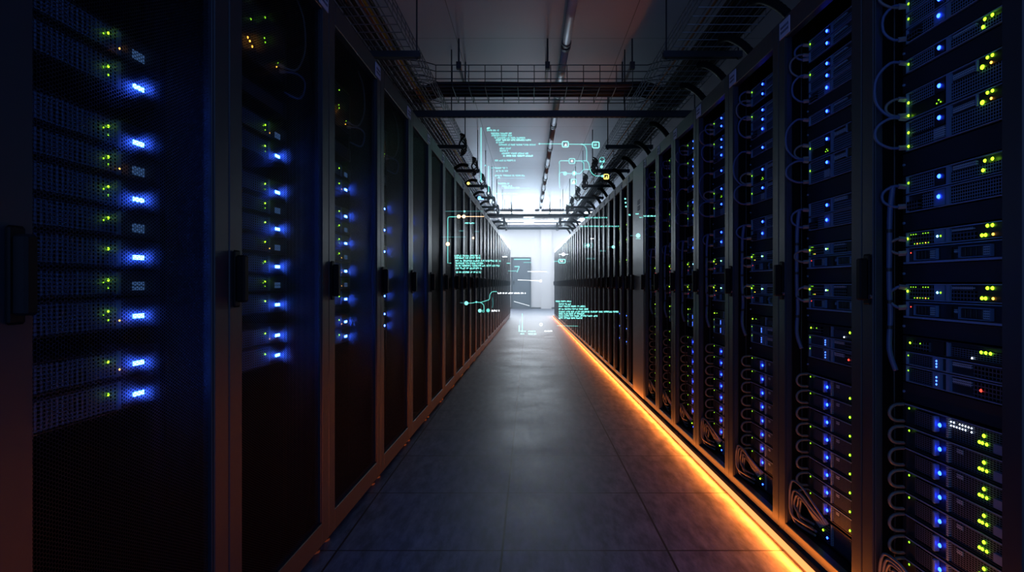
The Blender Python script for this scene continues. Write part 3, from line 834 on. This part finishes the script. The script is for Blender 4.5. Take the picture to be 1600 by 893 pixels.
# corrugated drops from the trays to the racks
def drop(pts, r, lab, grp):
    path = smooth_path(pts, 10)
    rad = [r*(1.0 if k % 2 else .90) for k in range(len(path))]
    mb = MB(); mb.tube(path, rad, 10)
    tag(link('cable_drop', mb.mesh('cable_drop', M['duct'], smooth=True)), lab, 'cable duct', grp)
allr = [(GAPS_R[i]+GAPS_R[i+1])/2 for i in range(2, n_r)] + [(GAPS_R2[i]+GAPS_R2[i+1])/2 for i in range(1, n_r2, 2)]
for i, t in enumerate(allr):
    x = -K*t
    if min(abs(t-14.4), abs(t+.2-14.4)) < .4: continue
    drop([(1.36+x,t+.30,TH-.045),(1.40+x,t+.22,TH-.075),(1.46+x,t+.12,TH-.17),(1.52+x,t+.03,TH-.32),(1.55+x,t-.02,2.28),(1.55+x,t-.02,HR)], .028, 'black corrugated duct dropping from right tray to rack top, %s from near end' % nth(i+1), 'ducts dropping from the right tray')
alll = [(GAPS_L[i]+GAPS_L[i+1])/2 for i in range(4, n_l, 2)]
for i, t in enumerate(alll):
    x = K*t
    if t > 7 and abs(t+.15-14.4) > .4: drop([(-.98+x,t+.32,TH-.045),(-1.06+x,t+.2,TH-.06),(-1.14+x,t+.1,TH-.14),(-1.21+x,t,TH-.28),(-1.26+x,t-.03,2.36),(-1.26+x,t-.03,RACK_H)], .024, 'black corrugated duct dropping from left tray to rack top, %s from near end' % nth(i+1), 'ducts dropping from the left tray')
    # coil of spare cable on the tray's aisle side
    if t > 5 and min(abs(t+.3-g) for g in BR+[5.81,14.4,17.8]) > .17:
        mb = MB(); c = Vector((-.90+x, t+.3, TH-.03))
        pts = [c+Vector((.03*math.sin(3.1*a)+.02, .12*math.cos(a), .10*math.sin(a)-.02*a/6)) for a in [2*PI*3*k/48 for k in range(49)]]
        mb.tube(pts, .010, 6)
        tag(link('hanging_coil', mb.mesh('hanging_coil', M['cblack'], smooth=True)), 'coil of spare black cable on left tray edge, %s from near end' % nth(i+1), 'cable coil', 'spare coils on the left tray')
    if t > 7 and min(abs(t+.3-g) for g in BR+[14.4,17.8]) > .17:
        mb = MB(); c = Vector((1.06-K*t, t+.3, TH-.03))
        pts = [c+Vector((.03*math.sin(2.7*a)-.02, .12*math.cos(a), .10*math.sin(a)-.02*a/6)) for a in [2*PI*3*k/48 for k in range(49)]]
        mb.tube(pts, .010, 6)
        tag(link('hanging_coil', mb.mesh('hanging_coil', M['cblack'], smooth=True)), 'coil of spare black cable on right tray edge, %s from near end' % nth(i+1), 'cable coil', 'spare coils on the right tray')

# ------------------------------------------------------------------ projected displays floating in the aisle
def make_holo(name, label, Y, group='light projections floating in the aisle'):
    root = thing(name, label, 'light projection', (0, Y, 1.0), 0, group)
    q = Y/F
    X = lambda px: (px-CX)*q
    Z = lambda py: (CY-py)*q
    D = .002
    def text(px, py, n, hpx=2.6, mat='h_teal', seed=None, nm='text_line'):
        r = random.Random(int(px*31+py*17)); b = MB()
        x = px; wc = hpx*.72; s = .0
        t = .5
        while x < px+n:
            L = r.randint(2, 8)
            for _ in range(L):
                if x+wc > px+n: break
                segs = r.sample('abcdefg', r.randint(3, 5))
                x0, x1, za, zb = X(x), X(x+wc*.78), Z(py+hpx/2), Z(py-hpx/2); w = t*q; m = (za+zb)/2
                for g in segs:
                    if g == 'a': b.box(x0, x1, 0, D, zb-w, zb)
                    if g == 'd': b.box(x0, x1, 0, D, za, za+w)
                    if g == 'g': b.box(x0, x1, 0, D, m-w/2, m+w/2)
                    if g == 'f': b.box(x0, x0+w, 0, D, m, zb)
                    if g == 'e': b.box(x0, x0+w, 0, D, za, m)
                    if g == 'b': b.box(x1-w, x1, 0, D, m, zb)
                    if g == 'c': b.box(x1-w, x1, 0, D, za, m)
                x += wc
            x += wc*.8
        if b.v: link(nm, b.mesh(nm, M[mat]), root)
    def line(pts, w=.9, mat='h_teal', nm='connector', sm=0):
        P = [Vector((X(a), 0, Z(c))) for a, c in pts]
        if sm: P = smooth_path(P, sm)
        b = MB(); b.tube(P, w*q/2, 6); link(nm, b.mesh(nm, M[mat], smooth=True), root)
    def dot(px, py, r, mat='h_bright', nm='node'):
        b = MB(); b.disc((X(px), 0, Z(py)), (0,1,0), r*q, D, 20); link(nm, b.mesh(nm, M[mat]), root)
    def ring(px, py, rx, ry, w=1.2, mat='h_teal', nm='node_box', square=True):
        b = MB()
        if square:
            c = min(rx, ry)*.25
            P = [(-rx+c,-ry),(rx-c,-ry),(rx,-ry+c),(rx,ry-c),(rx-c,ry),(-rx+c,ry),(-rx,ry-c),(-rx,-ry+c),(-rx+c,-ry)]
        else: P = [(rx*math.cos(a*PI/10), ry*math.sin(a*PI/10)) for a in range(21)]
        b.tube([Vector((X(px+a), 0, Z(py+c))) for a, c in P], w*q/2, 6); link(nm, b.mesh(nm, M[mat], smooth=True), root)
    def tri(px, py, r, mat='h_white', nm='icon'):
        b = MB(); b.quad([(X(px-r),0,Z(py+r)),(X(px+r),0,Z(py+r)),(X(px+r*.4),0,Z(py-r))]); b.quad([(X(px-r),D,Z(py+r)),(X(px+r),D,Z(py+r)),(X(px+r*.4),D,Z(py-r))]); link(nm, b.mesh(nm, M[mat]), root)
    return root, text, line, dot, ring, tri
# code listing below the ceiling
_, text, line, dot, ring, tri = make_holo('code_projection', 'pale teal lines of code floating below the ceiling beyond the cross tray', 6.75)
q = 1/7.44
for x, y, n in ((80,75,40),(80,100,150),(128,135,250),(132,160,250),(165,187,375),(185,213,410),(185,240,105),(218,267,435),(230,310,140),(230,337,100),(250,367,320),(268,395,350),(175,450,240),(130,537,195),(185,572,155),(172,625,355),(200,650,45),(210,718,140),(255,747,120),(280,767,200),(188,835,260)):
    text(750+x*q, 190+y*q, n*q, 2.3, 'h_bright' if y in (213,395,75) else 'h_teal')
for x0, y0, x1, y1, w in ((12,70,12,700,1.4),(100,515,100,840,1.2),(145,560,145,880,.6),(160,640,160,880,.6),(207,760,207,890,.6)):
    line([(750+x0*q,190+y0*q),(750+x1*q,190+y1*q)], w, 'h_dim' if w < 1 else 'h_teal', 'guide_line')
line([(750+245*q,190+658*q),(750+525*q,190+658*q)], .5, 'h_dim', 'guide_line'); line([(750+320*q,190+772*q),(750+580*q,190+772*q)], .5, 'h_dim', 'guide_line')
tri(750+60*q, 190+505*q, 1.4, 'h_teal')
# node diagram
_, text, line, dot, ring, tri = make_holo('diagram_projection', 'teal node diagram of boxes and curves floating before the right tray', 6.70)
q = 1/8.93
P = lambda a, c: (845+a*q, 210+c*q)
line([(842.7,224.5), P(300,131)], 1.0); dot(842.7,224.5,1.0,'h_bright')
ring(*P(342,136), 4.6, 4.2, 1.3, 'h_bright'); tri(*P(345,140), 2.0)
line([P(388,135), P(718,138)], 1.1); ring(*P(767,145), 5.2, 4.5, 1.5, 'h_bright'); text(P(745,0)[0], P(0,145)[1], 5, 3, 'h_bright', nm='icon')
line([P(560,135),P(605,150),P(635,200),P(640,280),P(638,362)], 1.0, sm=4)
ring(*P(435,370), 4.4, 3.9, 1.2); dot(*P(435,370), 1.5, 'h_white', 'icon')
line([P(262,410),P(258,388),P(275,366),P(330,365),P(393,366)], 1.0, sm=3); line([P(476,368),P(640,366)], 1.0)
line([P(640,366),P(668,405),P(685,480),P(715,540),P(765,575),P(850,578)], 1.0, sm=4)
dot(*P(862,580), 1.9, 'h_bright'); ring(*P(913,588), 3.6, 3.6, 1.2, 'h_yellow'); tri(*P(913,592), 2.0, 'h_yellow')
line([P(565,374),P(595,392),P(600,430),P(600,487)], .9, sm=3); line([P(600,487),P(690,488)], .9)
dot(*P(338,543), 2.9, 'h_teal'); line([P(365,543),P(438,543)], .9); dot(*P(468,540), 3.5, 'h_teal'); dot(*P(468,540), 1.4, 'h_yellow', 'icon')
line([P(500,544),P(545,544),P(570,520),P(598,488)], .9, sm=3); line([P(250,562),P(275,530),P(320,527)], .8, sm=3)
line([P(262,410),P(260,560),P(258,640),P(265,750)], .8, 'h_teal', sm=2)
ring(*P(460,656), 3.8, 3.7, 1.2, 'h_teal'); tri(*P(458,660), 2.2, 'h_yellow')
ring(*P(855,350), 3.8, 3.6, .7, 'h_teal', square=False); dot(*P(832,376), 1.6, 'h_teal'); dot(*P(878,376), 1.8, 'h_teal'); dot(*P(848,450), 2.2, 'h_bright'); line([P(848,450),P(860,395)], .7)
# text beside the left racks
YL = 4.55
_, text, line, dot, ring, tri = make_holo('text_projection', 'block of teal text with bracket path floating beside the left racks', YL)
q = 1/4.96
P = lambda a, c: (690+a*q, 260+c*q)
for x, y, n in ((100,690,200),(103,708,205),(107,730,355),(107,749,220),(107,768,350),(107,788,215),(112,818,205)): text(*P(x,y), n*q, 2.5, 'h_bright')
line([P(75,748),P(48,748),P(48,615)], 1.1); dot(*P(48,600), 3.0, 'h_orange'); line([P(48,588),P(48,405),P(52,393),P(62,389),P(120,389)], 1.1)
dot(*P(133,387), 2.9, 'h_orange'); dot(*P(172,387), 2.7, 'h_orange'); line([P(145,387),P(330,387)], .8, 'h_orange')
line([P(25,347),P(320,346)], .8, 'h_dim'); dot(*P(178,347), 1.4, 'h_bright'); text(*P(180,438), 17, 1.9, 'h_bright'); line([P(205,438),P(266,438)], .7, 'h_dim')
line([P(0,546),P(188,545)], .7, 'h_dim'); dot(*P(245,553), 1.7, 'h_orange'); text(*P(135,498), 8, 1.5, 'h_dim'); text(*P(255,503), 8, 1.5, 'h_dim')
dot(*P(207,130), 2.2, 'h_yellow'); dot(*P(293,243), 2.6, 'h_blue'); text(*P(285,252), 9, 1.6, 'h_blue'); dot(*P(246,657+0), .1, 'h_dim')
# chain under it
_, text, line, dot, ring, tri = make_holo('chain_projection', 'green chain of joined dots floating low beside the left racks', YL+.02)
q = 1/6.38
P = lambda a, c: (680+a*q, 400+c*q)
dot(*P(310,468), 3.0, 'h_bright'); line([P(245,463),P(290,466)], .7, 'h_dim'); line([P(330,468),P(375,465),P(410,457),P(450,460),P(500,445),P(540,428),P(545,385),P(570,354),P(615,353)], .9, sm=4)
dot(*P(410,456), 1.4, 'h_teal'); text(*P(622,368), 285*q, 2.2, 'h_white'); line([P(450,460),P(482,485),P(487,535)], .9, sm=4)
dot(*P(445,543), 2.7, 'h_bright'); ring(*P(480,547), 1.5, 1.5, .8, 'h_teal', square=False); dot(*P(527,540), 2.8, 'h_teal'); text(*P(562,543), 14, 2.6, 'h_white')
line([P(572,410),P(575,480),P(568,515)], .8, 'h_dim', sm=3)
# readings over the floor and far door
_, text, line, dot, ring, tri = make_holo('reading_projection', 'small teal readings floating above the far floor before the door', YL+.04)
line([P(868,570),P(868,750)], .8); line([P(838,690),P(838,752)], 1.2, 'h_bright'); line([P(845,625),P(842,690)], .6, 'h_dim')
for x, y, n in ((850,748,55),(925,748,80),(850,773,45),(930,773,80)): text(*P(x,y), n*q, 1.7, 'h_bright')
text(*P(1090,746), 13, 1.7, 'h_white'); ring(*P(1055,680), 2.0, 2.0, .7, 'h_white', square=False)
line([P(822,236),P(930,240),P(1045,246)], .7, 'h_white'); dot(*P(1052,246), 2.0, 'h_white'); line([P(785,450),P(940,494)], .5, 'h_white')
line([P(785,30),P(945,30)], 1.0, 'h_bright'); line([P(790,103),P(838,103)], .9, 'h_bright'); line([P(838,103),P(815,160)], .7, 'h_bright'); line([P(725,147),P(812,147)], .7)
line([P(712,70),P(748,70)], .9, 'h_bright'); line([P(880,63),P(960,63)], .6); line([P(920,152),P(1110,154)], .6, 'h_white'); text(*P(668,5), 9, 1.6, 'h_white')
# right side
_, text, line, dot, ring, tri = make_holo('status_projection', 'teal status labels and dots floating beside the right racks', YL)
q = 1/4.96
P = lambda a, c: (860+a*q, 320+c*q)
text(*P(265,98), 185*q, 1.8); text(*P(230,165), 305*q, 1.8); ring(*P(293,313), 7.0, 3.0, .9, 'h_dim'); dot(*P(293,313), 2.4, 'h_bright'); text(*P(268,313), 10, 2.6, 'h_bright')
dot(*P(488,325), 2.4, 'h_bright'); line([P(440,325),P(478,325)], .7, 'h_dim'); text(*P(385,355), 12, 2.2, 'h_dim'); text(*P(280,415), 14, 1.8, 'h_dim')
dot(*P(680,237), 3.3, 'h_bright'); line([P(620,238),P(660,238)], .7, 'h_dim'); line([P(663,261),P(698,261)], .6)
text(*P(722,85), 24, 2.0, 'h_bright'); text(*P(605,77), 5, 2.4, 'h_bright'); text(*P(660,69), 6, 1.8); text(*P(690,96), 6, 1.4)
for k in range(3): dot(*P(580+3*k, -48+30*k), 1.3, 'h_bright')
ring(*P(90,435), 5.0, 2.8, 1.1, 'h_bright'); line([P(12,437),P(64,436)], .8); line([P(116,437),P(155,437)], .7, 'h_dim'); text(*P(76,435), 6, 2.2, 'h_white')
dot(*P(100,382), 2.6, 'h_white'); line([P(65,382),P(140,382)], .6, 'h_white'); text(*P(105,290), 4, 1.2, 'h_white'); text(*P(310,260), 6, 1.0, 'h_white')
_, text, line, dot, ring, tri = make_holo('text_projection', 'block of teal text floating low beside the right racks', YL+.03)
for x, y, n in ((42,747,125),(65,767,100),(65,785,210),(65,806,235),(65,827,470),(65,843,210),(65,859,310),(65,876,190)): text(*P(x,y), n*q, 2.3, 'h_bright')
line([P(50,935),P(215,938)], .6)

# ------------------------------------------------------------------ lights, world, camera
def area(name, loc, rot, sx, sy, e, col):
    l = bpy.data.lights.new(name, 'AREA'); l.shape = 'RECTANGLE'; l.size = sx; l.size_y = sy; l.energy = e; l.color = col
    o = link(name, l); o.location = loc; o.rotation_euler = rot; return o
def strip_lamp(side):
    ta, tb = 1.3, GAPS_R2[-1]; L = tb-ta
    o = area('strip_lamp', (RX-.051-K*(ta+tb)/2, (ta+tb)/2, .026), (0,0,0), L, .016, 125, (1.0,.205,.022)) if side < 0 else area('strip_lamp', (RX-.040-K*(ta+tb)/2, (ta+tb)/2, .029), (0,0,0), L, .014, 22, (1.0,.205,.022))
    o.data.spread = 2.3
    # long axis along the row, facing the aisle and a little down
    d = Vector((-1, 0, -.75) if side < 0 else (.75, 0, .8)).normalized(); y = Vector((-K, 1, 0)).normalized(); z = -d
    z = (z - y*z.dot(y)).normalized(); x = y; yy = z.cross(x)
    o.matrix_world = Matrix(((x.x,yy.x,z.x,o.location.x),(x.y,yy.y,z.y,o.location.y),(x.z,yy.z,z.z,o.location.z),(0,0,0,1)))
strip_lamp(-1); strip_lamp(1)
area('far_lamp_light', (0, 21.2, CEIL-.06), (0,0,0), 4.2, 4.0, 215, (.70,.86,1.0))
area('far_fill_light', (0, 22.9, 2.55), (-PI/2-.16,0,0), 4.4, .5, 620, (.58,.78,1.0))  # added unseen fill, no fixture here; lightens far ceiling and rack fronts
if HAZE:
    m, nt, out = new_mat('thin_haze')
    v = N(nt, 'ShaderNodeVolumeScatter'); v.inputs['Color'].default_value = (.70,.86,1,1); v.inputs['Density'].default_value = HAZE; v.inputs['Anisotropy'].default_value = .35
    nt.links.new(v.outputs[0], out.inputs['Volume'])
    b = MB(); ya, yb = 7.0, 18.0
    b.v = [(LX+K*ya+.04,ya,.012),(RX-K*ya-.07,ya,.012),(RX-K*yb-.07,yb,.012),(LX+K*yb+.04,yb,.012)]
    b.v += [(x, y, 2.60) for x, y, z in b.v]
    b.f = [(0,3,2,1),(4,5,6,7),(0,1,5,4),(1,2,6,5),(2,3,7,6),(3,0,4,7)]; b.m = [0]*6
    hz = link('haze', b.mesh('haze', m)); tag(hz, 'thin pale haze hanging in the far half of the aisle', 'haze', None, 'stuff')
w = bpy.data.worlds.new('World'); SC.world = w; w.use_nodes = True
bg = w.node_tree.nodes['Background']; bg.inputs[0].default_value = (.16,.31,.80,1); bg.inputs[1].default_value = .75

cam = bpy.data.cameras.new('camera'); co = link('camera', cam)
cam.sensor_width = 36.0; cam.lens = F/1600*36; cam.clip_start = .05; cam.clip_end = 100
cam.shift_x = -(CX-800)/1600; cam.shift_y = (CY-446.5)/1600
co.location = (0,0,1.0); co.rotation_euler = (PI/2,0,0)
SC.camera = co
SC.view_settings.view_transform = 'Standard'; SC.view_settings.look = 'None'
SC.view_settings.exposure = 0.0; SC.view_settings.gamma = 1.0; SC.view_settings.use_curve_mapping = False
cy = SC.cycles
cy.use_denoising = True; cy.max_bounces = 6; cy.diffuse_bounces = 3; cy.glossy_bounces = 4; cy.transparent_max_bounces = 16
cy.transmission_bounces = 3; cy.use_light_tree = True; cy.sample_clamp_indirect = 4.0; cy.caustics_reflective = False; cy.caustics_refractive = False
